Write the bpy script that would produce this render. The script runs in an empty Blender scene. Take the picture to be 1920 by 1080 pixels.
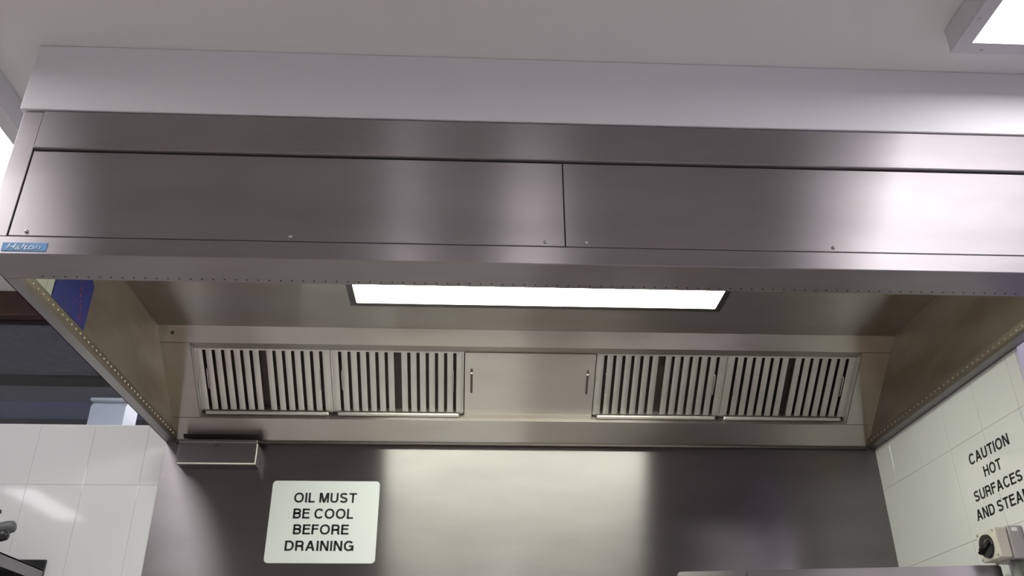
import bpy, bmesh, math, random
from mathutils import Matrix, Vector

random.seed(7)
S = bpy.context.scene
C = S.collection
Z0 = 1.05                       # floor to camera height; heights below are given above the camera level

# ------------------------------------------------------------------ camera
F_PX, PITCH, YAW, ROLL = 1635.29, 0.4828, 0.0488, -0.0049
cd = bpy.data.cameras.new('camera')
cd.sensor_width = 36.0
cd.lens = F_PX / 1920 * 36
cd.clip_start = 0.05
cam = bpy.data.objects.new('camera', cd)
C.objects.link(cam)
fw = Vector((math.sin(YAW) * math.cos(PITCH), math.cos(YAW) * math.cos(PITCH), math.sin(PITCH)))
r0 = Vector((math.cos(YAW), -math.sin(YAW), 0))
u0 = r0.cross(fw)
rr = math.cos(ROLL) * r0 + math.sin(ROLL) * u0
uu = -math.sin(ROLL) * r0 + math.cos(ROLL) * u0
m = Matrix((rr, uu, -fw)).transposed().to_4x4()
m.translation = Vector((1.1315, -3.1889, Z0))
cam.matrix_world = m
S.camera = cam

# ------------------------------------------------------------------ world, exposure
w = bpy.data.worlds.new('world')
S.world = w
w.use_nodes = True
w.node_tree.nodes['Background'].inputs[0].default_value = (0.5, 0.5, 0.55, 1)
w.node_tree.nodes['Background'].inputs[1].default_value = 0.05
S.view_settings.view_transform = 'Standard'
S.view_settings.look = 'None'
S.view_settings.gamma = 1
S.view_settings.use_curve_mapping = False
S.view_settings.exposure = 0.98
S.cycles.use_denoising = True
S.cycles.max_bounces = 10
S.cycles.glossy_bounces = 6
LUM_STRENGTH = 3.4              # ceiling luminaires
HOOD_STRENGTH = 16.5             # light built into the hood


# ------------------------------------------------------------------ materials
def mat(name, col, rough=0.5, metal=0.0, spec=0.5):
    mt = bpy.data.materials.new(name)
    mt.use_nodes = True
    b = mt.node_tree.nodes['Principled BSDF']
    b.inputs['Base Color'].default_value = (*col, 1)
    b.inputs['Roughness'].default_value = rough
    b.inputs['Metallic'].default_value = metal
    b.inputs['Specular IOR Level'].default_value = spec
    return mt


def noisy(name, col, amp=0.06, scale=6.0, rough=0.5, metal=0.0, bump=0.0, bscale=60.0, spec=0.5):
    mt = mat(name, col, rough, metal, spec)
    nt = mt.node_tree
    b = nt.nodes['Principled BSDF']
    geo = nt.nodes.new('ShaderNodeNewGeometry')
    nz = nt.nodes.new('ShaderNodeTexNoise')
    nz.inputs['Scale'].default_value = scale
    nz.inputs['Detail'].default_value = 5
    nt.links.new(geo.outputs['Position'], nz.inputs['Vector'])
    mx = nt.nodes.new('ShaderNodeMix')
    mx.data_type = 'RGBA'
    mx.inputs[6].default_value = (*[c * (1 - amp) for c in col], 1)
    mx.inputs[7].default_value = (*[min(1, c * (1 + amp)) for c in col], 1)
    nt.links.new(nz.outputs['Fac'], mx.inputs[0])
    nt.links.new(mx.outputs[2], b.inputs['Base Color'])
    if bump:
        n2 = nt.nodes.new('ShaderNodeTexNoise')
        n2.inputs['Scale'].default_value = bscale
        nt.links.new(geo.outputs['Position'], n2.inputs['Vector'])
        bp = nt.nodes.new('ShaderNodeBump')
        bp.inputs['Strength'].default_value = bump
        bp.inputs['Distance'].default_value = 0.002
        nt.links.new(n2.outputs['Fac'], bp.inputs['Height'])
        nt.links.new(bp.outputs['Normal'], b.inputs['Normal'])
    return mt


def steel(name, col, rough, aniso=1.0, brush=(1, 0, 0), streak=0.05, wave=0.0, patina=None):
    """brushed stainless steel; the brushing runs along 'brush', reflections smear across it"""
    mt = mat(name, col, rough, 1.0)
    nt = mt.node_tree
    L = nt.links
    b = nt.nodes['Principled BSDF']
    b.inputs['Anisotropic'].default_value = aniso
    geo = nt.nodes.new('ShaderNodeNewGeometry')
    cr = nt.nodes.new('ShaderNodeVectorMath')
    cr.operation = 'CROSS_PRODUCT'
    cr.inputs[1].default_value = brush
    L.new(geo.outputs['True Normal'], cr.inputs[0])
    if aniso > 0:
        L.new(cr.outputs[0], b.inputs['Tangent'])
    sc = nt.nodes.new('ShaderNodeVectorMath')
    sc.operation = 'MULTIPLY'
    sc.inputs[1].default_value = tuple(4.0 if abs(v) > 0.5 else 520.0 for v in brush)
    L.new(geo.outputs['Position'], sc.inputs[0])
    nz = nt.nodes.new('ShaderNodeTexNoise')
    nz.inputs['Scale'].default_value = 1.0
    nz.inputs['Detail'].default_value = 3
    L.new(sc.outputs[0], nz.inputs['Vector'])
    big = nt.nodes.new('ShaderNodeTexNoise')
    big.inputs['Scale'].default_value = 5.0
    big.inputs['Detail'].default_value = 4
    sc2 = nt.nodes.new('ShaderNodeVectorMath')
    sc2.operation = 'MULTIPLY'
    sc2.inputs[1].default_value = tuple(0.5 if abs(v) > 0.5 else 1.6 for v in brush)
    L.new(geo.outputs['Position'], sc2.inputs[0])
    L.new(sc2.outputs[0], big.inputs['Vector'])
    add = nt.nodes.new('ShaderNodeMath')
    add.operation = 'ADD'
    L.new(nz.outputs['Fac'], add.inputs[0])
    L.new(big.outputs['Fac'], add.inputs[1])
    mr = nt.nodes.new('ShaderNodeMapRange')
    mr.inputs[1].default_value = 0.6
    mr.inputs[2].default_value = 1.4
    mr.inputs[3].default_value = rough - streak
    mr.inputs[4].default_value = rough + streak
    L.new(add.outputs[0], mr.inputs[0])
    L.new(mr.outputs[0], b.inputs['Roughness'])
    mx = nt.nodes.new('ShaderNodeMix')
    mx.data_type = 'RGBA'
    c2 = patina or [c * 0.9 for c in col]
    mx.inputs[6].default_value = (*col, 1)
    mx.inputs[7].default_value = (*c2, 1)
    mr2 = nt.nodes.new('ShaderNodeMapRange')
    mr2.inputs[1].default_value = 0.4
    mr2.inputs[2].default_value = 0.65
    L.new(big.outputs['Fac'], mr2.inputs[0])
    L.new(mr2.outputs[0], mx.inputs[0])
    L.new(mx.outputs[2], b.inputs['Base Color'])
    if wave:
        wn = nt.nodes.new('ShaderNodeTexNoise')
        wn.inputs['Scale'].default_value = 1.7
        wn.inputs['Detail'].default_value = 1
        L.new(geo.outputs['Position'], wn.inputs['Vector'])
        bp = nt.nodes.new('ShaderNodeBump')
        bp.inputs['Strength'].default_value = 1.0
        bp.inputs['Distance'].default_value = wave
        L.new(wn.outputs['Fac'], bp.inputs['Height'])
        L.new(bp.outputs['Normal'], b.inputs['Normal'])
    return mt


def emit(name, col, strength):
    mt = bpy.data.materials.new(name)
    mt.use_nodes = True
    b = mt.node_tree.nodes['Principled BSDF']
    b.inputs['Base Color'].default_value = (0.8, 0.8, 0.8, 1)
    b.inputs['Emission Color'].default_value = (*col, 1)
    b.inputs['Emission Strength'].default_value = strength
    return mt


def glass_mat():
    mt = bpy.data.materials.new('window_glass')
    mt.use_nodes = True
    nt = mt.node_tree
    nt.nodes.remove(nt.nodes['Principled BSDF'])
    out = nt.nodes['Material Output']
    tr = nt.nodes.new('ShaderNodeBsdfTransparent')
    tr.inputs[0].default_value = (0.90, 0.93, 0.97, 1)
    gl = nt.nodes.new('ShaderNodeBsdfGlossy')
    gl.inputs['Roughness'].default_value = 0.03
    fr = nt.nodes.new('ShaderNodeFresnel')
    fr.inputs[0].default_value = 1.5
    mx = nt.nodes.new('ShaderNodeMixShader')
    nt.links.new(fr.outputs[0], mx.inputs[0])
    nt.links.new(tr.outputs[0], mx.inputs[1])
    nt.links.new(gl.outputs[0], mx.inputs[2])
    nt.links.new(mx.outputs[0], out.inputs[0])
    return mt


X, Y = (1, 0, 0), (0, 1, 0)
M = dict(
    ceiling=noisy('ceiling_paint', (0.80, 0.79, 0.775), 0.03, 2.0, 0.6),
    bulkhead=noisy('bulkhead_paint', (0.80, 0.79, 0.81), 0.02, 2.0, 0.55),
    wall=noisy('wall_paint', (0.85, 0.84, 0.85), 0.05, 2.0, 0.7),
    lilac=noisy('lilac_paint', (0.50, 0.49, 0.62), 0.03, 2.0, 0.5),
    floor=noisy('floor_vinyl', (0.50, 0.46, 0.44), 0.2, 40.0, 0.45),
    grout=noisy('grout', (0.60, 0.60, 0.585), 0.08, 30.0, 0.8),
    tile=noisy('glazed_tile', (0.66, 0.67, 0.66), 0.015, 4.0, 0.06, bump=0.02, bscale=9.0),
    front=steel('steel_front', (0.365, 0.342, 0.347), 0.365, 1.0, X, 0.018, 0.003),
    side=steel('steel_side', (0.45, 0.43, 0.42), 0.38, 1.0, Y, 0.02, 0.004),
    inner=steel('steel_inner', (0.50, 0.475, 0.455), 0.31, 1.0, X, 0.012, 0.003, (0.46, 0.425, 0.39)),
    inner_side=steel('steel_inner_side', (0.50, 0.44, 0.36), 0.36, 0.9, Y, 0.06, 0.012, (0.38, 0.31, 0.23)),
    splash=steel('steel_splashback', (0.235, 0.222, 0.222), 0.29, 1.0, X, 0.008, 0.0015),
    slat=steel('steel_baffle', (0.66, 0.64, 0.61), 0.55, 0.0, X, 0.05),
    plain=steel('steel_plain', (0.60, 0.58, 0.56), 0.33, 0.0, X, 0.05),
    cup=steel('steel_cup', (0.30, 0.285, 0.30), 0.36, 0.0, X, 0.04),
    grease=noisy('dark_return_steel', (0.16, 0.125, 0.10), 0.4, 40.0, 0.5, 0.7),  # darker brown metal for the baffle return faces
    lip=steel('steel_lip', (0.34, 0.29, 0.23), 0.45, 0.5, Y, 0.05),
    bounce_top=noisy('pale_bounce_top', (0.72, 0.71, 0.70), 0.06, 9.0, 0.4),
    frame_dark=steel('steel_dark_frame', (0.20, 0.19, 0.18), 0.45, 0.0, X, 0.04),
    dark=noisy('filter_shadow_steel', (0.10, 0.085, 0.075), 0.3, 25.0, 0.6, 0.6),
    seam=mat('dark_seam', (0.02, 0.018, 0.018), 0.8),
    hole=mat('jet_hole_dark', (0.03, 0.025, 0.02), 0.8),
    glint_and_mark=mat('pale_glint_and_mark', (0.85, 0.80, 0.68), 0.3, 0.0),  # bright light in the jet holes painted as pale colour; also small pale parts
    lum_body=noisy('luminaire_white_enamel', (0.62, 0.62, 0.64), 0.02, 3.0, 0.35),
    lum_panel=emit('luminaire_diffuser', (1.0, 0.97, 1.0), LUM_STRENGTH),
    hood_panel=emit('hood_light_diffuser', (0.97, 1.0, 0.85), HOOD_STRENGTH),
    white_plastic=noisy('white_sign_plastic', (0.66, 0.70, 0.69), 0.01, 4.0, 0.35),
    black=mat('black_lettering', (0.012, 0.012, 0.014), 0.45),
    blue_badge=mat('badge_blue', (0.07, 0.32, 0.66), 0.35),
    badge_white=mat('badge_white', (0.72, 0.82, 0.9), 0.35),
    blue_notice=noisy('notice_blue', (0.008, 0.02, 0.20), 0.3, 12.0, 0.5),
    red=mat('notice_red', (0.35, 0.02, 0.04), 0.5),
    pale=noisy('pale_card', (0.55, 0.56, 0.48), 0.05, 8.0, 0.5),
    wood=noisy('dark_brown_timber', (0.06, 0.025, 0.018), 0.5, 14.0, 0.5),
    glass=glass_mat(),
    far_wall=noisy('far_room_grey', (0.38, 0.38, 0.41), 0.15, 5.0, 0.7),
    far_blue=noisy('far_room_blue', (0.40, 0.46, 0.66), 0.05, 5.0, 0.6),
    far_dark=noisy('far_room_dark', (0.16, 0.16, 0.18), 0.2, 5.0, 0.6),
    far_ceiling=noisy('far_room_ceiling', (0.30, 0.295, 0.33), 0.3, 26.0, 0.8),
    white_box=noisy('white_plastic', (0.93, 0.94, 0.95), 0.02, 5.0, 0.3),
    beige=noisy('beige_plastic', (0.58, 0.56, 0.47), 0.02, 5.0, 0.35),
    grey_plastic=noisy('grey_plastic', (0.40, 0.375, 0.37), 0.03, 5.0, 0.4),
    conduit=noisy('grey_green_conduit', (0.22, 0.23, 0.21), 0.05, 5.0, 0.4),
    rubber=mat('black_rubber', (0.012, 0.012, 0.013), 0.35),
    grey_handle=noisy('grey_handle', (0.11, 0.115, 0.12), 0.3, 20.0, 0.4),
)


# ------------------------------------------------------------------ helpers
def P(x, y, z):
    return Vector((x, y, z + Z0))


def bbox_bm(x0, x1, y0, y1, z0, z1, bevel=0.0, seg=1):
    bm = bmesh.new()
    add_box(bm, x0, x1, y0, y1, z0, z1, bevel, seg)
    return bm


def add_box(bm, x0, x1, y0, y1, z0, z1, bevel=0.0, seg=1):
    r = bmesh.ops.create_cube(bm, size=1.0)
    vs = r['verts']
    for v in vs:
        v.co = Vector((x0 + (v.co.x + .5) * (x1 - x0), y0 + (v.co.y + .5) * (y1 - y0), z0 + Z0 + (v.co.z + .5) * (z1 - z0)))
    if bevel:
        es = list({e for v in vs for e in v.link_edges})
        bmesh.ops.bevel(bm, geom=es, offset=bevel, segments=seg, affect='EDGES', profile=0.5)


def add_prism(bm, prof, x0, x1):
    """prof: list of (y, z) going round; extruded along x"""
    a = [bm.verts.new(P(x0, y, z)) for y, z in prof]
    b = [bm.verts.new(P(x1, y, z)) for y, z in prof]
    bm.faces.new(a)
    bm.faces.new(b[::-1])
    n = len(prof)
    for i in range(n):
        bm.faces.new((a[i], b[i], b[(i + 1) % n], a[(i + 1) % n]))
    bmesh.ops.recalc_face_normals(bm, faces=bm.faces)


def add_hexa(bm, pts):
    """eight corner points, bottom ring then top ring"""
    v = [bm.verts.new(q) for q in pts]
    for f in ((0, 1, 2, 3), (7, 6, 5, 4), (0, 4, 5, 1), (1, 5, 6, 2), (2, 6, 7, 3), (3, 7, 4, 0)):
        bm.faces.new([v[i] for i in f])


def add_cyl(bm, c, axis, r, h, seg=12, r2=None):
    axis = Vector(axis).normalized()
    q = Vector((0, 0, 1)).rotation_difference(axis).to_matrix().to_4x4()
    mt = Matrix.Translation(Vector(c)) @ q
    bmesh.ops.create_cone(bm, cap_ends=True, segments=seg, radius1=r, radius2=r if r2 is None else r2, depth=h, matrix=mt)


def add_tube(bm, pts, r, seg=8):
    pts = [Vector(q) for q in pts]
    rings = []
    for i, q in enumerate(pts):
        t = (pts[min(i + 1, len(pts) - 1)] - pts[max(i - 1, 0)]).normalized()
        ref = Vector((0, 0, 1)) if abs(t.z) < 0.9 else Vector((1, 0, 0))
        a = t.cross(ref).normalized()
        b = t.cross(a).normalized()
        rings.append([bm.verts.new(q + r * (math.cos(k * 2 * math.pi / seg) * a + math.sin(k * 2 * math.pi / seg) * b)) for k in range(seg)])
    for i in range(len(rings) - 1):
        for k in range(seg):
            bm.faces.new((rings[i][k], rings[i][(k + 1) % seg], rings[i + 1][(k + 1) % seg], rings[i + 1][k]))
    bm.faces.new(rings[0][::-1])
    bm.faces.new(rings[-1])
    bmesh.ops.recalc_face_normals(bm, faces=bm.faces)


def obj(name, bm, mt, parent=None, smooth=False, local=False):
    """link the bmesh as one object; verts are in world space unless local"""
    me = bpy.data.meshes.new(name)
    vs = [v.co for v in bm.verts]
    off = Vector((0, 0, 0))
    if not local:
        lo = Vector([min(v[i] for v in vs) for i in range(3)])
        hi = Vector([max(v[i] for v in vs) for i in range(3)])
        off = Vector(((lo.x + hi.x) / 2, (lo.y + hi.y) / 2, lo.z))
        bmesh.ops.translate(bm, verts=bm.verts, vec=-off)
    bm.to_mesh(me)
    bm.free()
    if smooth:
        for f in me.polygons:
            f.use_smooth = True
    me.materials.append(M[mt] if isinstance(mt, str) else mt)
    o = bpy.data.objects.new(name, me)
    C.objects.link(o)
    o.location = off
    if parent:
        o.parent = parent
        if not local:
            q = parent
            while q is not None:
                o.location -= q.location
                q = q.parent
    return o


def box(name, x0, x1, y0, y1, z0, z1, mt, parent=None, bevel=0.0, seg=1):
    return obj(name, bbox_bm(x0, x1, y0, y1, z0, z1, bevel, seg), mt, parent)


def tag(o, label, cat, group=None):
    o['label'] = label
    o['category'] = cat
    if group:
        o['group'] = group
    return o


def thing(name, label, cat, x, y, z, group=None):
    o = bpy.data.objects.new(name, None)
    o.empty_display_size = 0.1
    C.objects.link(o)
    o.location = P(x, y, z)
    return tag(o, label, cat, group)


def struct(o):
    o['kind'] = 'structure'
    return o


def text_mesh(body, offset=0.0, shear=0.0):
    """built-in font, for the badge: a flat mesh normalised to its own bounds"""
    cu = bpy.data.curves.new('lettering', 'FONT')
    cu.body = body
    cu.offset = offset
    cu.shear = shear
    cu.resolution_u = 6
    o = bpy.data.objects.new('lettering', cu)
    C.objects.link(o)
    dg = bpy.context.evaluated_depsgraph_get()
    me = bpy.data.meshes.new_from_object(o.evaluated_get(dg))
    bpy.data.objects.remove(o)
    bm = bmesh.new()
    bm.from_mesh(me)
    return bm


T_ = 0.188                      # stroke width of the signwriter's capitals, cap height 1


def arc(cx, cy, rx, ry, a0, a1, n=18):
    """squarish ellipse arc, degrees"""
    out = []
    for i in range(n + 1):
        a = math.radians(a0 + (a1 - a0) * i / n)
        c, s = math.cos(a), math.sin(a)
        e = 0.9
        out.append((cx + rx * math.copysign(abs(c) ** e, c), cy + ry * math.copysign(abs(s) ** e, s)))
    return out


def glyph(ch):
    """(width, strokes, polygons)"""
    t, h = T_, T_ / 2
    st, po = [], []
    def bar(x0, y0, x1, y1):
        po.append([(x0, y0), (x1, y0), (x1, y1), (x0, y1)])
    def leg(xb, xt, k=1.08):
        po.append([(xb, 0), (xb + t * k, 0), (xt + t * k, 1), (xt, 1)])
    if ch == ' ':
        return 0.30, st, po
    if ch == 'I':
        w = t; bar(0, 0, t, 1)
    elif ch == 'L':
        w = .60; bar(0, 0, t, 1); bar(0, 0, w, t * .93)
    elif ch == 'T':
        w = .72; bar(0, 1 - t * .93, w, 1); bar(w / 2 - h, 0, w / 2 + h, 1)
    elif ch in 'EF':
        w = .68 if ch == 'E' else .62
        bar(0, 0, t, 1); bar(0, 1 - t * .93, w, 1); bar(0, .47, w * .94, .47 + t * .9)
        if ch == 'E':
            bar(0, 0, w * 1.02, t * .93)
    elif ch == 'H':
        w = .76; bar(0, 0, t, 1); bar(w - t, 0, w, 1); bar(0, .46, w, .46 + t * .93)
    elif ch == 'N':
        w = .76; bar(0, 0, t, 1); bar(w - t, 0, w, 1); po.append([(0, 1), (t * 1.12, 1), (w, 0), (w - t * 1.12, 0)])
    elif ch == 'M':
        w = .90; bar(0, 0, t * .95, 1); bar(w - t * .95, 0, w, 1)
        po.append([(0, 1), (t * 1.3, 1), (w / 2 + h, 0), (w / 2 - h, 0)])
        po.append([(w - t * 1.3, 1), (w, 1), (w / 2 + h, 0), (w / 2 - h, 0)])
    elif ch == 'A':
        w = .86; leg(0, w / 2 - t * .55); po.append([(w - t * 1.08, 0), (w, 0), (w / 2 + t * .55, 1), (w / 2 - t * .55, 1)])
        bar(.19, .23, w - .19, .23 + t * .9)
    elif ch == 'O':
        w = .92; st.append(arc(w / 2, .5, w / 2 - h, .5 - h + .012, 0, 360, 40))
    elif ch == 'C':
        w = .85; st.append(arc(w / 2 + .03, .5, w / 2 - h + .02, .5 - h + .012, 38, 322, 34))
    elif ch == 'G':
        w = .88; st.append(arc(w / 2 + .01, .5, w / 2 - h + .005, .5 - h + .012, 40, 335, 34))
        bar(w * .53, .40, w, .40 + t * .85); bar(w - t * .9, 0.02, w, .45)
    elif ch == 'D':
        w = .80; bar(0, 0, t, 1)
        st.append([(h, 1 - h * .95)] + arc(.36, .5, w - .36 - h, .5 - h * .95, 90, -90, 20) + [(h, h * .95)])
    elif ch == 'U':
        w = .76; st.append([(h, 1)] + arc(w / 2, .34, w / 2 - h, .34 - h + .01, 180, 360, 18) + [(w - h, 1)])
    elif ch in 'BR':
        w = .74 if ch == 'B' else .76
        bar(0, 0, t, 1)
        m = .53 if ch == 'B' else .47
        top = 1 - h * .95
        rr_ = (top - m) / 2
        st.append([(h, top)] + arc(w - .02 - h - rr_, (top + m) / 2, rr_, rr_, 90, -90, 12) + [(h, m)])
        if ch == 'B':
            bot = h * .95
            rb = (m - bot) / 2
            st.append([(h, m)] + arc(w - h - rb, (m + bot) / 2, rb, rb, 90, -90, 12) + [(h, bot)])
        else:
            st.append([(.36, m)] + arc(.50, m - .13, .13, .13, 80, 0, 6) + [(.64, .16), (.69, 0)])
    elif ch == 'S':
        w = .76
        st.append(arc(w / 2, .735, w / 2 - h - .02, .265 - h + .01, 20, 180, 14) + [(.13, .62), (.24, .545), (.38, .505), (.53, .455), (.64, .37)]
                  + arc(w / 2, .275, w / 2 - h - .005, .275 - h + .01, 0, -165, 14))
    return w, st, po


def ribbon(pts, t):
    pts = [Vector((a, b)) for a, b in pts]
    q = [pts[0]]
    for p_ in pts[1:]:
        if (p_ - q[-1]).length > 1e-4:
            q.append(p_)
    L_, R_ = [], []
    for i, p_ in enumerate(q):
        d0 = (p_ - q[i - 1]).normalized() if i else (q[1] - p_).normalized()
        d1 = (q[i + 1] - p_).normalized() if i < len(q) - 1 else d0
        d = (d0 + d1).normalized()
        n_ = Vector((-d.y, d.x))
        k = t / 2 / max(.5, n_.dot(Vector((-d0.y, d0.x))))
        L_.append(p_ + n_ * k)
        R_.append(p_ - n_ * k)
    return [[L_[i], L_[i + 1], R_[i + 1], R_[i]] for i in range(len(q) - 1)]


def capitals_mesh(body):
    bm = bmesh.new()
    x = 0.0
    for ch in body:
        w_, st, po = glyph(ch)
        quads = [[Vector(p_) for p_ in f] for f in po]
        for s_ in st:
            quads += ribbon(s_, T_)
        for f in quads:
            bm.faces.new([bm.verts.new((p_.x + x, p_.y, 0)) for p_ in f])
        x += w_ + .13
    bmesh.ops.remove_doubles(bm, verts=bm.verts, dist=1e-4)
    return bm


def lettering(body, origin, ux, uy, w, h, thick, mt, parent, own=True, offset=0.012, shear=0.0):
    """one line of lettering fitted into w x h; each word is a mesh of its own"""
    words = []
    if own:
        x = 0.0
        for wd in body.split(' '):
            bm = capitals_mesh(wd)
            bmesh.ops.translate(bm, verts=bm.verts, vec=(x, 0, 0))
            words.append(bm)
            x += sum(glyph(c)[0] + .13 for c in wd) + .30
    else:
        words.append(text_mesh(body, offset, shear))
    xs = [v.co.x for bm in words for v in bm.verts]
    ys = [v.co.y for bm in words for v in bm.verts]
    x0, x1, y0, y1 = min(xs), max(xs), min(ys), max(ys)
    ux, uy = Vector(ux), Vector(uy)
    un = ux.cross(uy)
    for bm in words:
        for v in bm.verts:
            v.co = Vector(origin) + ux * ((v.co.x - x0) / (x1 - x0) * w) + uy * ((v.co.y - y0) / (y1 - y0) * h) + un * 0.00005
        g = bmesh.ops.extrude_face_region(bm, geom=bm.faces[:])
        bmesh.ops.translate(bm, verts=[e for e in g['geom'] if isinstance(e, bmesh.types.BMVert)], vec=un * thick)
        bmesh.ops.recalc_face_normals(bm, faces=bm.faces)
        obj('lettering', bm, mt, parent)


# ------------------------------------------------------------------ main sizes
W, D = 2.6804, 1.408
HT = 1.408                      # hood top
CEIL = 1.621
XL, YF = -2.6, -6.2             # far left wall, wall behind the camera
YB = 1.75                       # far wall of the room behind the glass

# ------------------------------------------------------------------ the room
struct(box('floor', XL - .1, 3.8, YF - .1, YB + .1, -Z0 - .1, -Z0, 'floor'))
struct(box('ceiling', XL - .1, 3.8, YF - .1, 0.10, CEIL, CEIL + .1, 'ceiling'))
wl = struct(box('wall_left', XL - .1, XL, YF, YB, -Z0, CEIL, 'wall'))
wf = struct(box('wall_front', XL, 3.7, YF - .1, YF, -Z0, CEIL, 'wall'))
wr = struct(box('wall_right', W + .0014, W + .11, -0.963, 0.1, -Z0, CEIL, 'grout'))
XR = 3.7
struct(box('wall_right_far', XR, XR + .1, YF, 0.1, -Z0, CEIL, 'lilac'))
struct(box('wall_rear_far', W + .11, XR, 0.0, 0.1, -Z0, CEIL, 'lilac'))
box('wall_end', W, W + .11, -0.975, -0.9632, -Z0, CEIL, 'lilac', wr)

TH = 0.0975
TILE_TOP = 1.065
wb = struct(box('wall_back', XL, 0.0, 0.0014, 0.10, -Z0, TILE_TOP - .002, 'grout'))
wb2 = struct(box('wall_rear', 0.0, W + .008, 0.008, 0.10, -Z0, CEIL, 'wall'))

G = 0.0009                      # grout joint


def tile_mesh(w_, h_, cache={}):
    k = (round(w_, 4), round(h_, 4))
    if k not in cache:
        bm = bmesh.new()
        r = bmesh.ops.create_cube(bm, size=1.0)
        for v in bm.verts:
            v.co = Vector((v.co.x * w_, v.co.y * 0.009, v.co.z * h_))
        bmesh.ops.bevel(bm, geom=bm.edges[:], offset=0.0005, segments=1, affect='EDGES')
        me = bpy.data.meshes.new('tile')
        bm.to_mesh(me)
        bm.free()
        me.materials.append(M['tile'])
        cache[k] = me
    return cache[k]


def put_tile(parent, c, w_, h_, rotz):
    o = bpy.data.objects.new('tile', tile_mesh(w_ - G, h_ - G))
    C.objects.link(o)
    o.parent = parent
    o.location = Vector(c) - parent.location
    o.rotation_euler = (random.uniform(-.0006, .0006), 0, rotz + random.uniform(-.0006, .0006))


def row_joints(top, pitch):
    r = [top, 0.84]
    while r[-1] > -Z0 + 0.01:
        r.append(max(r[-1] - pitch, -Z0))
    return r


rows = row_joints(TILE_TOP, 0.335)
cols = [0.0, -0.07]
while cols[-1] > XL + .001:
    cols.append(max(cols[-1] - 0.198, XL))
for a, b in zip(rows[:-1], rows[1:]):
    for c, d in zip(cols[:-1], cols[1:]):
        put_tile(wb, P((c + d) / 2, 0.0045, (a + b) / 2), c - d, a - b, 0)
rrows = row_joints(1.129, 0.289)
rcols = [-0.0, -0.119, -0.317, -0.515, -0.713, -0.911, -0.962]
for a, b in zip(rrows[:-1], rrows[1:]):
    for c, d in zip(rcols[:-1], rcols[1:]):
        put_tile(wr, P(W + .0045, (c + d) / 2, (a + b) / 2), c - d, a - b, math.pi / 2)

# bulkhead over the hood
bk = bbox_bm(-0.010, W + .008, -1.415, 0.008, HT + .0045, CEIL, 0.003, 2)
struct(obj('bulkhead', bk, 'bulkhead'))

# glazed screen on the half wall left of the hood
win = bpy.data.objects.new('window_1', None)
C.objects.link(win)
win.location = P(-1.3, 0.05, TILE_TOP)
struct(win)
box('head_rail', XL, 0.0, 0.0, 0.10, 1.514, CEIL, 'wood', win, 0.004)
box('sill', XL, 0.0, 0.001, 0.10, TILE_TOP - .002, TILE_TOP + .001, 'white_box', win)
box('pane', XL, 0.0, 0.045, 0.051, TILE_TOP + .001, 1.514, 'glass', win)
# room behind the glass
struct(box('ceiling_far_room', XL - .1, W, 0.10, YB + .1, CEIL + .004, CEIL + .1, 'far_ceiling'))
wfr = struct(box('wall_far_room', XL, W, YB, YB + .1, -Z0, CEIL + .004, 'far_wall'))
box('blue_band', XL, W, 1.28, 1.55, CEIL - .006, CEIL + .004, 'far_blue', wfr)
box('grey_band', XL, W, 1.03, 1.28, CEIL - .003, CEIL + .004, 'far_wall', wfr)
box('dark_band', XL, W, 1.55, YB, CEIL - .012, CEIL + .004, 'far_dark', wfr)
box('ceiling_beam', XL, W, 0.915, 1.03, CEIL - .012, CEIL + .004, 'seam', wfr)

# ------------------------------------------------------------------ steel splashback
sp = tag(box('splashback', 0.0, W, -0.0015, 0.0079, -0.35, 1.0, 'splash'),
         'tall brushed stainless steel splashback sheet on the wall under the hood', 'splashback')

# ------------------------------------------------------------------ exhaust hood
hood = thing('exhaust_hood', 'large brushed stainless steel kitchen exhaust hood under the white bulkhead', 'hood', W / 2, -0.7, 1.0)
FY = -D                         # front face
IN = 0.036                      # side wall thickness
IZ = 1.295                      # inner ceiling
FR = -1.285                     # rear edge of the front channel
# core behind the front panels, dark so that the joints read
box('front_core', 0.004, W - .004, FY + .004, FR, 1.004, HT, 'seam', hood)
box('front_rail', 0.0, W, FY, FR, 1.0, 1.047, 'front', hood, 0.0015)
for a, b in ((0.0, 0.0495), (W - .0495, W)):
    box('corner_stile', a, b, FY, FY + .05, 1.047, HT, 'front', hood, 0.0015)
bm = bmesh.new()
add_box(bm, 0.051, W - .051, FY - .004, FY + .02, 1.3, HT, 0.001)
add_box(bm, 0.051, W - .051, FY - .007, FY + .02, 1.2945, 1.3035, 0.002)
obj('upper_fascia', bm, 'front', hood)
SEAM = 1.3465
panels = []
for a, b in ((0.0525, SEAM - .0012), (SEAM + .0012, W - .0525)):
    panels.append(box('access_panel', a, b, FY, FY + .02, 1.0488, 1.2885, 'front', hood, 0.0012))
for k, (sx, pn) in enumerate(((0.0923, 0), (0.6987, 0), (1.299, 0), (1.3958, 1), (1.9953, 1), (2.588, 1))):
    bm = bmesh.new()
    add_cyl(bm, P(sx, FY - .002, 1.0595), (0, -1, 0), 0.0048, 0.004, 12, 0.0036)
    add_box(bm, sx - .003, sx + .003, FY - .0047, FY - .003, 1.0590, 1.0600)
    obj('screw', bm, 'plain', panels[pn], True)
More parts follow.
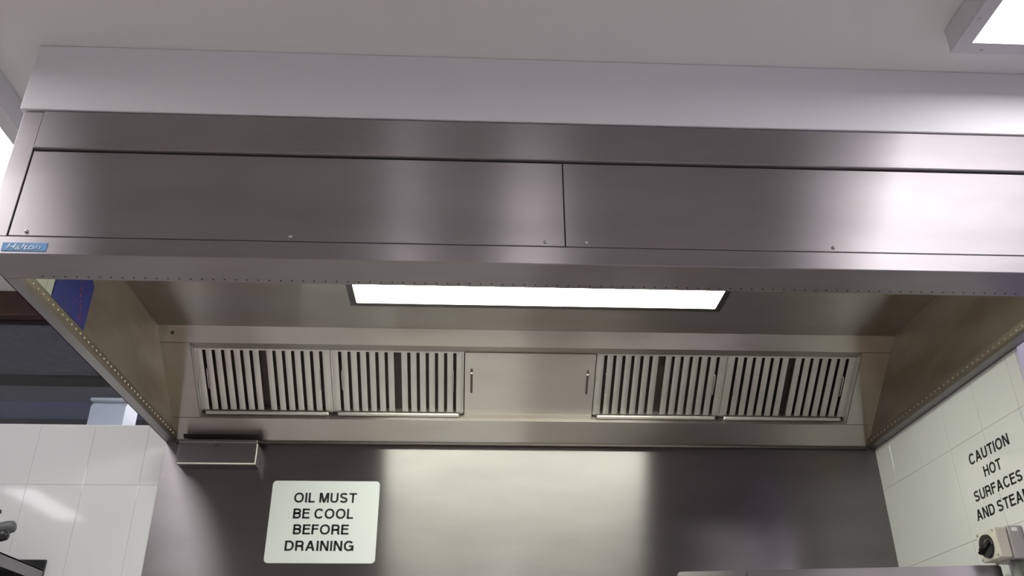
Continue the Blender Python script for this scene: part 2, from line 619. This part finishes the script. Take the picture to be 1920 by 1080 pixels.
# side walls
for s in (0, 1):
    def sx(v):
        return v if s == 0 else W - v
    def bx(a, b):
        return (min(sx(a), sx(b)), max(sx(a), sx(b)))
    box('side_skin', *bx(0.0, 0.003), FY + .05, 0.0, 1.0, HT, 'side', hood)
    box('bottom_flange', *bx(0.0, IN), FR, 0.0, 1.0, 1.004, 'side', hood)
    box('inner_side_panel', *bx(IN, IN + .002), FR, 0.0, 1.002, IZ, 'inner_side', hood)
    bm = bmesh.new()
    q = [(sx(IN), 1.0), (sx(IN + .010), 1.004), (sx(IN + .010), 1.026), (sx(IN), 1.034)]
    a = [bm.verts.new(P(u, FR, v)) for u, v in q]
    b = [bm.verts.new(P(u, -0.02, v)) for u, v in q]
    bm.faces.new(a)
    bm.faces.new(b[::-1])
    for i in range(4):
        bm.faces.new((a[i], b[i], b[(i + 1) % 4], a[(i + 1) % 4]))
    bmesh.ops.recalc_face_normals(bm, faces=bm.faces)
    lip = obj('jet_lip', bm, 'lip', hood)
    bm = bmesh.new()
    yy = -1.2406
    while yy < -0.06:
        add_cyl(bm, P(sx(IN + .010), yy, 1.0125), ((1 if s == 0 else -1), 0, -0.3), 0.0036, 0.003, 8, 0.0026)
        yy += 0.0297
    o = obj('jet_nozzles', bm, 'glint_and_mark' if s == 0 else 'slat', lip)  # this row's brightness is painted in; the opposite row stays plain steel
    o['kind'] = 'stuff'
bm = bmesh.new()
xx = 0.0977
while xx < W - .08:
    add_cyl(bm, P(xx, -1.301, 0.9999), (0, 0, -1), 0.0023, 0.0012, 8)
    xx += 0.0269
o = obj('jet_holes', bm, 'hole', hood)
o['kind'] = 'stuff'
box('front_inner_wall', IN, W - IN, FR, FR + .002, 1.002, IZ, 'inner', hood)
# inner ceiling with a cut-out for the light
LX0, LX1, LY0, LY1 = 0.724, 1.960, -0.83, -0.582
bm = bmesh.new()
for x0, x1, y0, y1 in ((IN, LX0, FR, -0.40), (LX1, W - IN, FR, -0.40), (LX0, LX1, FR, LY0), (LX0, LX1, LY1, -0.40)):
    add_box(bm, x0, x1, y0, y1, IZ, IZ + .003)
bmesh.ops.remove_doubles(bm, verts=bm.verts, dist=1e-5)
obj('inner_ceiling', bm, 'inner', hood)
box('top_sheet', 0.003, W - .003, FR, 0.0, HT - .003, HT, 'seam', hood)

# sloping plenum front: coordinates (s up the slope, o out of it)
A0 = Vector((-0.02, 1.0))
EU = Vector((-0.79, 0.613)).normalized()
EN = Vector((-EU.y, EU.x)) * 1.0
if EN.y > 0:
    EN = -EN


def YZ(s, o):
    q = A0 + EU * s + EN * o
    return (q.x, q.y)


def SP(x, s, o):
    y, z = YZ(s, o)
    return P(x, y, z)


def slope_box(bm, x0, x1, s0, s1, o0, o1):
    add_prism(bm, [YZ(s0, o0), YZ(s1, o0), YZ(s1, o1), YZ(s0, o1)], x0, x1)


OX0, OX1 = 0.14, W - 0.1404
S_BOT, S_TOP, S_END = 0.1027, 0.414, 0.481
xi0, xi1 = IN + .002, W - IN - .002
# upper strip with its horizontal return above the filters
top_y, top_z = YZ(S_TOP, 0)
bm = bmesh.new()
add_prism(bm, [YZ(S_TOP, 0), YZ(S_END, 0), YZ(S_END, -.004), YZ(S_TOP + .003, -.004)], xi0, xi1)
obj('plenum_top_strip', bm, 'inner', hood)
bm = bmesh.new()
add_prism(bm, [(top_y, top_z), (top_y + .050, top_z), (top_y + .050, top_z + .003), (top_y, top_z + .003)], OX0 - .01, OX1 + .01)
obj('plenum_return', bm, 'inner', hood)
# lower strip, gutter return and dark strip for the shadow gap
bm = bmesh.new()
slope_box(bm, xi0, xi1, 0.0, S_BOT, -.004, 0)
slope_box(bm, OX0 - .01, OX1 + .01, S_BOT - .004, S_BOT, -.055, -.004)
obj('plenum_bottom_strip', bm, 'inner', hood)
bm = bmesh.new()
add_prism(bm, [(-0.028, 1.0), (-0.028, 0.994), (0.0, 0.994), (0.0, 1.0)], xi0, xi1)
obj('shadow_gap_strip', bm, 'dark', hood)  # shade line below the hood, built as a dark strip
for x0, x1, r in ((xi0, OX0, OX0), (OX1, xi1, OX1)):
    bm = bmesh.new()
    slope_box(bm, x0, x1, S_BOT + .002, S_TOP - .002, -.004, 0)
    obj('plenum_end_panel', bm, 'inner', hood)
    bm = bmesh.new()
    slope_box(bm, r - (.003 if r == OX0 else 0), r + (0 if r == OX0 else .003), S_BOT, S_TOP, -.055, -.004)
    obj('plenum_side_return', bm, 'slat', hood)
bm = bmesh.new()
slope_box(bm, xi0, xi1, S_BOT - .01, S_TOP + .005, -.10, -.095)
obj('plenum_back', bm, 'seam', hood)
# dark slot above the grease cup
bm = bmesh.new()
slope_box(bm, 0.072, 0.345, 0.012, 0.032, 0.0, 0.0012)
obj('cup_slot', bm, 'seam', hood)
# gap behind the hood's corner screws: two small rivet heads near the left inner corner
for x_, s_ in ((0.085, 0.452),):
    bm = bmesh.new()
    add_cyl(bm, SP(x_, s_, .002), (0, EN.x, EN.y), 0.006, 0.004, 10)
    obj('rivet', bm, 'dark', hood)
# maker's badge
bd = box('badge', 0.0475, 0.1485, FY - .0016, FY - .0001, 1.0072, 1.0292, 'blue_badge', hood, 0.0004)
bd['label'] = 'small blue maker badge with white italic lettering'
lettering('Halton', P(0.057, FY - .0017, 1.0105), (1, 0, 0), (0, 0, 1), 0.079, 0.0155, 0.0006, 'badge_white', bd, False, 0.016, 0.28)

# ------------------------------------------------------------------ light built into the hood
hl = thing('hood_light', 'long glowing white light panel recessed in the ceiling of the steel hood', 'light', (LX0 + LX1) / 2, (LY0 + LY1) / 2, IZ)
bm = bmesh.new()
b_ = 0.022
for x0, x1, y0, y1 in ((LX0, LX0 + b_, LY0, LY1), (LX1 - b_, LX1, LY0, LY1), (LX0 + b_, LX1 - b_, LY0, LY0 + b_), (LX0 + b_, LX1 - b_, LY1 - b_, LY1)):
    add_box(bm, x0 + .0005, x1 - .0005 if x1 == LX1 else x1, y0, y1, IZ - .004, IZ + .012)
obj('frame', bm, 'frame_dark', hl)
box('diffuser', LX0 + b_, LX1 - b_, LY0 + b_, LY1 - b_, IZ - .002, IZ + .008, 'hood_panel', hl)

# ------------------------------------------------------------------ baffle filters and blank
FO = -0.030                     # face of the filters, below the frame plane
FS0, FS1 = 0.121, 0.370
PW = (OX1 - OX0) / 5
SLW, GAP, MID = 0.0212, 0.0119, 0.027


def slat_mesh(side):
    bm = bmesh.new()
    t = 0.0022
    def sl(x0, x1, o0, o1):
        slope_box(bm, x0, x1, FS0, FS1, o0, o1)
    # front face with a soft bulge
    n = 4
    prof = []
    for i in range(n + 1):
        f = i / n
        prof.append((f * SLW, 0.0012 * math.sin(math.pi * f)))
    for (xa, oa), (xb, ob) in zip(prof[:-1], prof[1:]):
        pts = [SP(xa, FS0, oa - t), SP(xb, FS0, ob - t), SP(xb, FS1, ob - t), SP(xa, FS1, oa - t),
               SP(xa, FS0, oa), SP(xb, FS0, ob), SP(xb, FS1, ob), SP(xa, FS1, oa)]
        add_hexa(bm, pts)
    if side > 0:
        sl(SLW - t, SLW, -.022, -t)
    else:
        sl(0, t, -.022, -t)
    bmesh.ops.recalc_face_normals(bm, faces=bm.faces)
    c = SP(0, FS0, 0)
    bmesh.ops.translate(bm, verts=bm.verts, vec=-c)
    me = bpy.data.meshes.new('baffle')
    bm.to_mesh(me)
    bm.free()
    me.materials.append(M['slat'])
    me.materials.append(M['grease'])
    for f in list(me.polygons)[-6:]:
        f.material_index = 1
    return me, c


slat_r, SC_ = slat_mesh(1)
slat_l, _ = slat_mesh(-1)


def make_filter(x0, label):
    f = thing('baffle_filter', label, 'filter', x0 + PW / 2, *YZ(FS0 - .015, FO), group='baffle filters in the hood')
    x1 = x0 + PW
    bm = bmesh.new()
    bw = 0.0062
    slope_box(bm, x0 + .001, x0 + bw, FS0 - .004, FS1 + .006, FO - .03, FO + .001)
    slope_box(bm, x1 - bw, x1 - .001, FS0 - .004, FS1 + .006, FO - .03, FO + .001)
    slope_box(bm, x0 + bw, x1 - bw, FS1, FS1 + .006, FO - .03, FO + .001)
    slope_box(bm, x0 + bw, x1 - bw, FS0 - .016, FS0 - .006, FO - .03, FO - .012)
    obj('frame', bm, 'slat', f)
    bm = bmesh.new()
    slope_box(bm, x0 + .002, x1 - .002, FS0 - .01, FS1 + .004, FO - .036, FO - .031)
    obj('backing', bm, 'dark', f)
    tot = 14 * SLW + 12 * GAP + MID
    xx = x0 + (PW - tot) / 2
    for k in range(14):
        o = bpy.data.objects.new('baffle', slat_r if k < 7 else slat_l)
        C.objects.link(o)
        o.parent = f
        o.location = SC_ + Vector((xx, EN.x * FO, EN.y * FO)) - f.location
        xx += SLW + (MID if k == 6 else GAP)
    # rounded rail under the baffles
    bm = bmesh.new()
    add_tube(bm, [SP(x0 + .018, FS0 - .010, FO + .004), SP(x0 + .024, FS0 - .010, FO + .006), SP(x1 - .024, FS0 - .010, FO + .006), SP(x1 - .018, FS0 - .010, FO + .004)], 0.0075, 10)
    obj('rail', bm, 'slat', f, True)
    sm = (FS0 + FS1) / 2 + .01
    for hx in (x0 + 0.0395, x1 - 0.0395):
        bm = bmesh.new()
        add_tube(bm, [SP(hx, sm - .040, FO - .004), SP(hx, sm - .040, FO + .008), SP(hx, sm - .034, FO + .011), SP(hx, sm + .034, FO + .011), SP(hx, sm + .040, FO + .008), SP(hx, sm + .040, FO - .004)], 0.0022, 6)
        obj('handle', bm, 'plain', f, True)
    return f


make_filter(OX0, 'steel baffle filter at the end of the hood above the grease cup')
make_filter(OX0 + PW, 'steel baffle filter between the plain blank panel and the filter above the grease cup')
make_filter(OX0 + 3 * PW, 'steel baffle filter between the plain blank panel and the filter nearest the caution lettering')
make_filter(OX0 + 4 * PW, 'steel baffle filter at the end of the hood towards the caution lettering wall')
bx0, bx1 = OX0 + 2 * PW, OX0 + 3 * PW
bl = thing('blank_panel', 'plain flat steel blanking panel with two slots between the baffle filters', 'panel', (bx0 + bx1) / 2, *YZ(FS0 - .015, FO))
bm = bmesh.new()
slope_box(bm, bx0 + .003, bx1 - .003, FS0 - .002, FS1 + .006, FO - .002, FO + .006)
slope_box(bm, bx0 + .003, bx1 - .003, FS0 - .018, FS0 - .002, FO - .002, FO + .009)
obj('sheet', bm, 'inner', bl)
for x_ in (1.1275, 1.551):
    bm = bmesh.new()
    n = 8
    ring = []
    ra, h0, h1 = 0.0042, 0.212, 0.306
    for i in range(n + 1):
        a = math.pi * i / n
        ring.append((x_ + ra * math.cos(a), h1 + ra * math.sin(a)))
    for i in range(n + 1):
        a = math.pi + math.pi * i / n
        ring.append((x_ + ra * math.cos(a), h0 + ra * math.sin(a)))
    va = [bm.verts.new(SP(u, v, FO + .0055)) for u, v in ring]
    vb = [bm.verts.new(SP(u, v, FO + .0072)) for u, v in ring]
    bm.faces.new(va)
    bm.faces.new(vb)
    for i in range(len(ring)):
        j = (i + 1) % len(ring)
        bm.faces.new((va[i], va[j], vb[j], vb[i]))
    bmesh.ops.recalc_face_normals(bm, faces=bm.faces)
    sl_ = obj('slot_pull', bm, 'dark', bl)
    bm = bmesh.new()
    add_cyl(bm, SP(x_, 0.292, FO + .0085), (0, EN.x, EN.y), 0.0042, 0.004, 10, 0.0025)
    obj('stud', bm, 'glint_and_mark', sl_, True)

# ------------------------------------------------------------------ grease cup under the hood corner
gc = thing('grease_cup', 'grey steel grease cup hanging under the hood in its tiled corner', 'tray', 0.21, -0.045, 0.902)
gx0, gx1, gy, gz0, gz1 = 0.072, 0.352, -0.075, 0.902, 0.978
bm = bmesh.new()
add_box(bm, gx0, gx1, gy, gy + .003, gz0, gz1, 0.001)
add_box(bm, gx0, gx1, -.006, -.003, gz0, gz1 + .012)
add_box(bm, gx0, gx0 + .003, gy + .003, -.006, gz0, gz1)
add_box(bm, gx1 - .003, gx1, gy + .003, -.006, gz0, gz1)
add_box(bm, gx0 + .003, gx1 - .003, gy + .003, -.006, gz0, gz0 + .003)
obj('body', bm, 'cup', gc)
box('rim', gx0 + .002, gx1 + .002, gy - .006, gy + .004, gz1 - .001, gz1 + .010, 'cup', gc, 0.002)
box('bottom_lip', gx0 + .006, gx1 + .004, gy - .004, gy + .002, gz0 - .004, gz0 + .001, 'glint_and_mark', gc, 0.001)
box('end_lip', gx1, gx1 + .004, gy - .004, gy + .002, gz0, gz1 - .003, 'glint_and_mark', gc, 0.001)
box('finger_slot', 0.200, 0.218, gy - .0012, gy + .001, 0.9655, 0.9685, 'seam', gc)

# ------------------------------------------------------------------ oil sign on the splashback
sg = thing('warning_sign', 'white rounded sign reading oil must be cool before draining on the splashback', 'sign', 0.605, -0.004, 0.568)
bm = bmesh.new()
rad, n = 0.014, 6
x0, x1, z0, z1 = 0.4115, 0.799, 0.568, 0.8595
ring = []
for cx, cz, a0 in ((x1 - rad, z1 - rad, 0), (x0 + rad, z1 - rad, 90), (x0 + rad, z0 + rad, 180), (x1 - rad, z0 + rad, 270)):
    for i in range(n + 1):
        a = math.radians(a0 + 90 * i / n)
        ring.append((cx + rad * math.cos(a), cz + rad * math.sin(a)))
va = [bm.verts.new(P(u, -0.0015, v)) for u, v in ring]
vb = [bm.verts.new(P(u, -0.0045, v)) for u, v in ring]
bm.faces.new(va)
bm.faces.new(vb)
for i in range(len(ring)):
    j = (i + 1) % len(ring)
    bm.faces.new((va[i], va[j], vb[j], vb[i]))
bmesh.ops.recalc_face_normals(bm, faces=bm.faces)
obj('plate', bm, 'white_plastic', sg)
for body, ax, az, bx_, bz in (('OIL MUST', .4933, .7797, .7186, .8163), ('BE COOL', .4960, .7223, .7106, .7590),
                              ('BEFORE', .5020, .6660, .6989, .7027), ('DRAINING', .4790, .6090, .7206, .6457)):
    lettering(body, P(ax, -0.0045, az), (1, 0, 0), (0, 0, 1), bx_ - ax, bz - az, 0.0004, 'black', sg)

# ------------------------------------------------------------------ caution lettering on the right tiled wall
ct = thing('caution_lettering', 'black letters reading caution hot surfaces and steam on white tiles', 'lettering', W - .001, -0.71, 0.60)
for body, y0, y1, z0, h in (('CAUTION', -.6035, -.8250, .7620, .0340), ('HOT', -.6655, -.7590, .7090, .0330),
                            ('SURFACES', -.5830, -.8400, .6525, .0330), ('AND STEAM', -.5690, -.8560, .5985, .0330)):
    lettering(body, P(W, y0, z0), (0, -1, 0), (0, 0, 1), y0 - y1, h, 0.0005, 'black', ct)

# ------------------------------------------------------------------ notices on the hood's inner side
nt_ = thing('blue_notice', 'dark blue notice with red marks stuck inside the hood end', 'notice', IN + .003, -1.02, 1.03)
bm = bmesh.new()
ring = [(-1.125, 1.034), (-0.915, 1.034), (-0.913, 1.172), (-0.936, 1.188), (-1.128, 1.188)]
va = [bm.verts.new(P(IN + .0021, a, b)) for a, b in ring]
vb = [bm.verts.new(P(IN + .0035, a, b)) for a, b in ring]
bm.faces.new(va)
bm.faces.new(vb)
for i in range(5):
    j = (i + 1) % 5
    bm.faces.new((va[i], va[j], vb[j], vb[i]))
bmesh.ops.recalc_face_normals(bm, faces=bm.faces)
obj('sheet', bm, 'blue_notice', nt_)
bm = bmesh.new()
for a, b, da, db in ((-.985, 1.130, .006, .010), (-.980, 1.112, .008, .007), (-.972, 1.098, .005, .006), (-.966, 1.083, .007, .008), (-.958, 1.062, .006, .013),
                     (-.952, 1.052, .005, .005), (-1.003, 1.085, .006, .005), (-.944, 1.042, .005, .005), (-.990, 1.148, .004, .005)):
    add_box(bm, IN + .0035, IN + .0040, a - da * .55, a + da * .55, b - db * .6, b + db * .6)
obj('red_marks', bm, 'red', nt_)['kind'] = 'stuff'
pc = thing('pale_card', 'pale cream card beside the blue notice inside the hood end', 'notice', IN + .003, -1.18, 1.03)
box('sheet', IN + .0021, IN + .0032, -1.235, -1.131, 1.034, 1.188, 'pale', pc)
box('fold_line', IN + .0030, IN + .0036, -1.165, -1.163, 1.034, 1.188, 'grey_plastic', pc)


# ------------------------------------------------------------------ ceiling luminaires
def luminaire(label, x0, x1, y0, y1, zb=1.548, bez=0.038):
    t = thing('ceiling_luminaire', label, 'light', (x0 + x1) / 2, (y0 + y1) / 2, zb, 'surface mounted ceiling lights')
    box('housing', x0, x1, y0, y1, zb + .006, CEIL, 'lum_body', t, 0.003)
    bm = bmesh.new()
    for a, b, c, d in ((x0, x0 + bez, y0, y1), (x1 - bez, x1, y0, y1), (x0 + bez, x1 - bez, y0, y0 + bez), (x0 + bez, x1 - bez, y1 - bez, y1)):
        add_box(bm, a, b, c, d, zb, zb + .006)
    obj('bezel', bm, 'lum_body', t)
    box('diffuser', x0 + bez, x1 - bez, y0 + bez, y1 - bez, zb + .001, zb + .0055, 'lum_panel', t)
    ny = 5
    pts = [(x, y0 + (y1 - y0) * (i + .5) / ny) for i in range(ny) for x in (x0 + .014, x1 - .014)] + [(x0 + .075, y1 - .014), (x1 - .075, y1 - .014), (x0 + .075, y0 + .014), (x1 - .075, y0 + .014)]
    for a, b in pts:
        bm = bmesh.new()
        add_cyl(bm, P(a, b, zb - .0012), (0, 0, -1), 0.004, 0.0026, 10, 0.003)
        obj('screw', bm, 'plain', t, True)
    return t


luminaire('bright white ceiling light between the bulkhead and the lettered wall', 2.325, 2.925, -2.75, -1.562)
luminaire('bright white ceiling light beside the badge end of the hood', -0.575, -0.155, -2.35, -0.45, 1.535, 0.045)
luminaire('bright white ceiling light over the middle of the kitchen', 1.22, 1.54, -4.4, -2.5)
luminaire('unseen ceiling fill light added nearer the middle of the room', -2.56, -2.12, -2.7, -1.5)  # added ambient fill, kept out of the glass and tile reflections
luminaire('wide unseen fill light added between the lilac wall and the lettered wall', 3.0, 3.6, -3.0, -1.8)  # added to raise the room's ambient level; never in view
luminaire('wide unseen fill light added on the ceiling by the far kitchen wall', -2.5, -1.9, -1.38, -0.18)  # extra fill source out of view, lifting the ambient light
luminaire('narrow bright ceiling light in the kitchen corner away from the hood', -2.08, -1.78, -3.75, -2.75)
luminaire('wide unseen fill light added by the lilac wall', 3.0, 3.6, -4.6, -3.4)  # off-view fill added for overall room brightness
luminaire('hidden fill light added to brighten the room behind the glass screen', 0.05, 0.65, 0.25, 1.45)  # added behind the rear wall to lift the far room and white box
bt = thing('batten_light', 'slim ceiling batten light in the middle of the kitchen ceiling', 'light', 0.83, -3.3, 1.55)
box('housing', 0.77, 0.89, -3.91, -2.69, 1.585, CEIL, 'lum_body', bt, 0.003)
box('diffuser', 0.78, 0.88, -3.9, -2.7, 1.54, 1.585, 'lum_panel', bt, 0.01, 2)

# ------------------------------------------------------------------ white box behind the glass
wbx = thing('white_box', 'white plastic box standing on the sill behind the glass screen', 'box', -0.275, 0.13, TILE_TOP)
bm = bmesh.new()
add_prism(bm, [(0.075, TILE_TOP + .001), (0.20, TILE_TOP + .001), (0.20, 1.19), (0.095, 1.19), (0.075, 1.165)], -0.338, -0.205)
obj('body', bm, 'white_box', wbx)
box('lid', -0.345, -0.198, 0.070, 0.205, 1.188, 1.200, 'white_box', wbx, 0.003)

# ------------------------------------------------------------------ isolator switch on the right wall
iso = thing('isolator_switch', 'beige wall isolator switch with black rotary knob under the caution lettering', 'switch', 2.64, -0.722, 0.455)
box('base', 2.638, W, -0.776, -0.670, 0.452, 0.542, 'grey_plastic', iso, 0.004, 2)
cv = box('cover', 2.600, 2.637, -0.772, -0.674, 0.455, 0.539, 'beige', iso, 0.005, 2)
for a, b in ((-0.683, 0.531), (-0.763, 0.531), (-0.683, 0.464), (-0.763, 0.464)):
    bm = bmesh.new()
    add_cyl(bm, P(2.5990, a, b), (-1, 0, 0), 0.0045, 0.003, 10, 0.0035)
    obj('screw', bm, 'grey_plastic', cv, True)
bm = bmesh.new()
add_cyl(bm, P(2.5965, -0.722, 0.494), (-1, 0, 0), 0.033, 0.008, 28, 0.031)
kd = obj('dial', bm, 'rubber', iso)
bm = bmesh.new()
r = bmesh.ops.create_cube(bm, size=1.0)
rot = Matrix.Rotation(math.radians(-25), 4, 'X')
for v in bm.verts:
    v.co = P(2.589, -0.722, 0.494) + (rot @ Vector((v.co.x * .012, v.co.y * .066, v.co.z * .015)))
bmesh.ops.bevel(bm, geom=bm.edges[:], offset=0.003, segments=2, affect='EDGES')
obj('grip', bm, 'rubber', kd, True)
bm = bmesh.new()
add_box(bm, 2.5822, 2.5830, -0.702, -0.694, 0.4835, 0.4875)
obj('pointer_mark', bm, 'glint_and_mark', kd)
box('rating_label', 2.648, 2.664, -0.7775, -0.7758, 0.526, 0.536, 'white_box', iso)
bm = bmesh.new()
add_tube(bm, [P(2.655, -0.745, 0.455), P(2.655, -0.745, -0.30)], 0.0125, 14)
obj('conduit', bm, 'conduit', iso, True)

# ------------------------------------------------------------------ steel shelf with utensils by the left tiled wall
sh = thing('wall_shelf', 'steel wall shelf on white tiles beside the splashback', 'shelf', -0.75, -0.17, 0.50)
SXR = -0.331
box('deck', -1.20, SXR, -0.36, -0.012, 0.536, 0.541, 'cup', sh)
box('end_lip', SXR - .003, SXR, -0.36, -0.012, 0.502, 0.5405, 'cup', sh)
box('front_lip', -1.20, SXR, -0.363, -0.360, 0.502, 0.541, 'cup', sh)
box('wall_upstand', -1.20, SXR, -0.011, 0.0, 0.48, 0.575, 'rubber', sh)
for x_ in (-1.0, -0.60):
    bm = bmesh.new()
    add_hexa(bm, [P(x_, -.012, .536), P(x_ + .004, -.012, .536), P(x_ + .004, -.30, .536), P(x_, -.30, .536),
                  P(x_, -.012, .38), P(x_ + .004, -.012, .38), P(x_ + .004, -.03, .38), P(x_, -.03, .38)])
    bmesh.ops.recalc_face_normals(bm, faces=bm.faces)
    obj('bracket', bm, 'cup', sh)
pan = thing('utensil_pan', 'deep steel pan holding utensils on the wall shelf', 'pan', -0.75, -0.19, 0.541)
bm = bmesh.new()
for a, b, c, d, e, f in ((-.90, -.60, -.30, -.297, .541, .60), (-.90, -.60, -.083, -.08, .541, .60), (-.90, -.897, -.297, -.083, .541, .60),
                         (-.603, -.60, -.297, -.083, .541, .60), (-.897, -.603, -.297, -.083, .541, .544)):
    add_box(bm, a, b, c, d, e, f)
obj('body', bm, 'plain', pan)


def utensil(label, a, b, r, mt, cat='utensil'):
    a, b = P(*a), P(*b)
    d = (b - a).normalized()
    L_ = (b - a).length
    u = thing('kitchen_utensil', label, cat, a.x, a.y, a.z - Z0, 'utensils in the pan on the shelf')
    bm = bmesh.new()
    add_tube(bm, [a, a + d * (L_ - .13)], r * 0.35, 8)
    obj('shaft', bm, 'plain', u, True)
    bm = bmesh.new()
    h0 = b - d * .135
    for k, (t0, rs) in enumerate(((0, .6), (.01, .95), (.06, 1.0), (.115, 1.0), (.13, .85), (.135, .5))):
        q = h0 + d * t0
        n_ = d.cross(Vector((0, 1, 0))).normalized()
        m_ = d.cross(n_).normalized()
        vs = [bm.verts.new(q + r * rs * (math.cos(i * math.pi / 6) * n_ + math.sin(i * math.pi / 6) * m_)) for i in range(12)]
        if k:
            for i in range(12):
                bm.faces.new((prev[i], prev[(i + 1) % 12], vs[(i + 1) % 12], vs[i]))
        else:
            bm.faces.new(vs[::-1])
        prev = vs
    bm.faces.new(prev)
    bmesh.ops.recalc_face_normals(bm, faces=bm.faces)
    obj('handle', bm, mt, u, True)


utensil('grey thick handled utensil leaning out of the shelf pan', (-0.88, -.19, .549), (-0.392, -.15, .659), 0.022, 'grey_handle')
utensil('black handled utensil lying lowest across the shelf pan rim', (-0.85, -.24, .553), (-0.3825, -.20, .619), 0.019, 'rubber')
utensil('slim black handled utensil standing highest in the shelf pan', (-0.86, -.14, .547), (-0.469, -.12, .716), 0.011, 'rubber')


# ------------------------------------------------------------------ fryers whose steel upstands show at the bottom edge
def fryer(label, cx, cy, width, ang, cat='fryer'):
    t = thing('fryer', label, cat, cx, cy, -Z0)
    t.rotation_euler = (0, 0, ang)
    TOPZ = 0.45 + Z0
    def lb(name, x0, x1, y0, y1, z0, z1, mt, par=t, bevel=0.003):
        bm = bmesh.new()
        r = bmesh.ops.create_cube(bm, size=1.0)
        for v in bm.verts:
            v.co = Vector((x0 + (v.co.x + .5) * (x1 - x0), y0 + (v.co.y + .5) * (y1 - y0), z0 + (v.co.z + .5) * (z1 - z0)))
        if bevel:
            bmesh.ops.bevel(bm, geom=bm.edges[:], offset=bevel, segments=2, affect='EDGES')
        return obj(name, bm, mt, par, local=True)
    lb('flue_upstand', 0.002, width - .002, 0.0, 0.05, 0.86, TOPZ, 'front', bevel=0.004)
    lb('body', 0.002, width - .002, -0.55, 0.05, 0.12, 0.86, 'plain')
    lb('tank_rim', 0.02, width - .02, -0.50, -0.04, 0.86, 0.875, 'plain')
    dr = lb('door', 0.012, width - .012, -0.565, -0.55, 0.16, 0.74, 'front')
    lb('door_handle', width - .05, width - .03, -0.59, -0.565, 0.45, 0.68, 'plain', dr)
    lb('control_strip', 0.012, width - .012, -0.562, -0.55, 0.76, 0.85, 'rubber')
    for x_ in (0.03, width - .06):
        for y_ in (-.50, -.02):
            lb('foot', x_, x_ + .03, y_, y_ + .03, 0.0, 0.12, 'plain')
    return t


AF = math.radians(-8.2)
fx, fy = 1.742, -0.556
fryer('narrow steel fryer beside the wide fryer below the splashback', fx, fy, 0.197, AF)
c_, s_ = math.cos(AF), math.sin(AF)
fryer('wide steel fryer below the isolator switch', fx + c_ * 0.201, fy + s_ * 0.201, 0.715, AF)

# ------------------------------------------------------------------ unseen bench added under the hood to bounce light onto the steel
tb = thing('bounce_bench', 'unseen pale-topped bench added under the hood to bounce light', 'bench', 0.85, -0.36, -Z0)
box('top', 0.03, 1.40, -0.72, -0.012, -0.19, -0.15, 'bounce_top', tb, 0.004)
box('undershelf', 0.05, 1.38, -0.68, -0.03, -0.82, -0.80, 'plain', tb)
for x_ in (0.05, 1.34):
    for y_ in (-0.70, -0.07):
        box('leg', x_, x_ + .04, y_, y_ + .04, -Z0, -0.19, 'plain', tb)
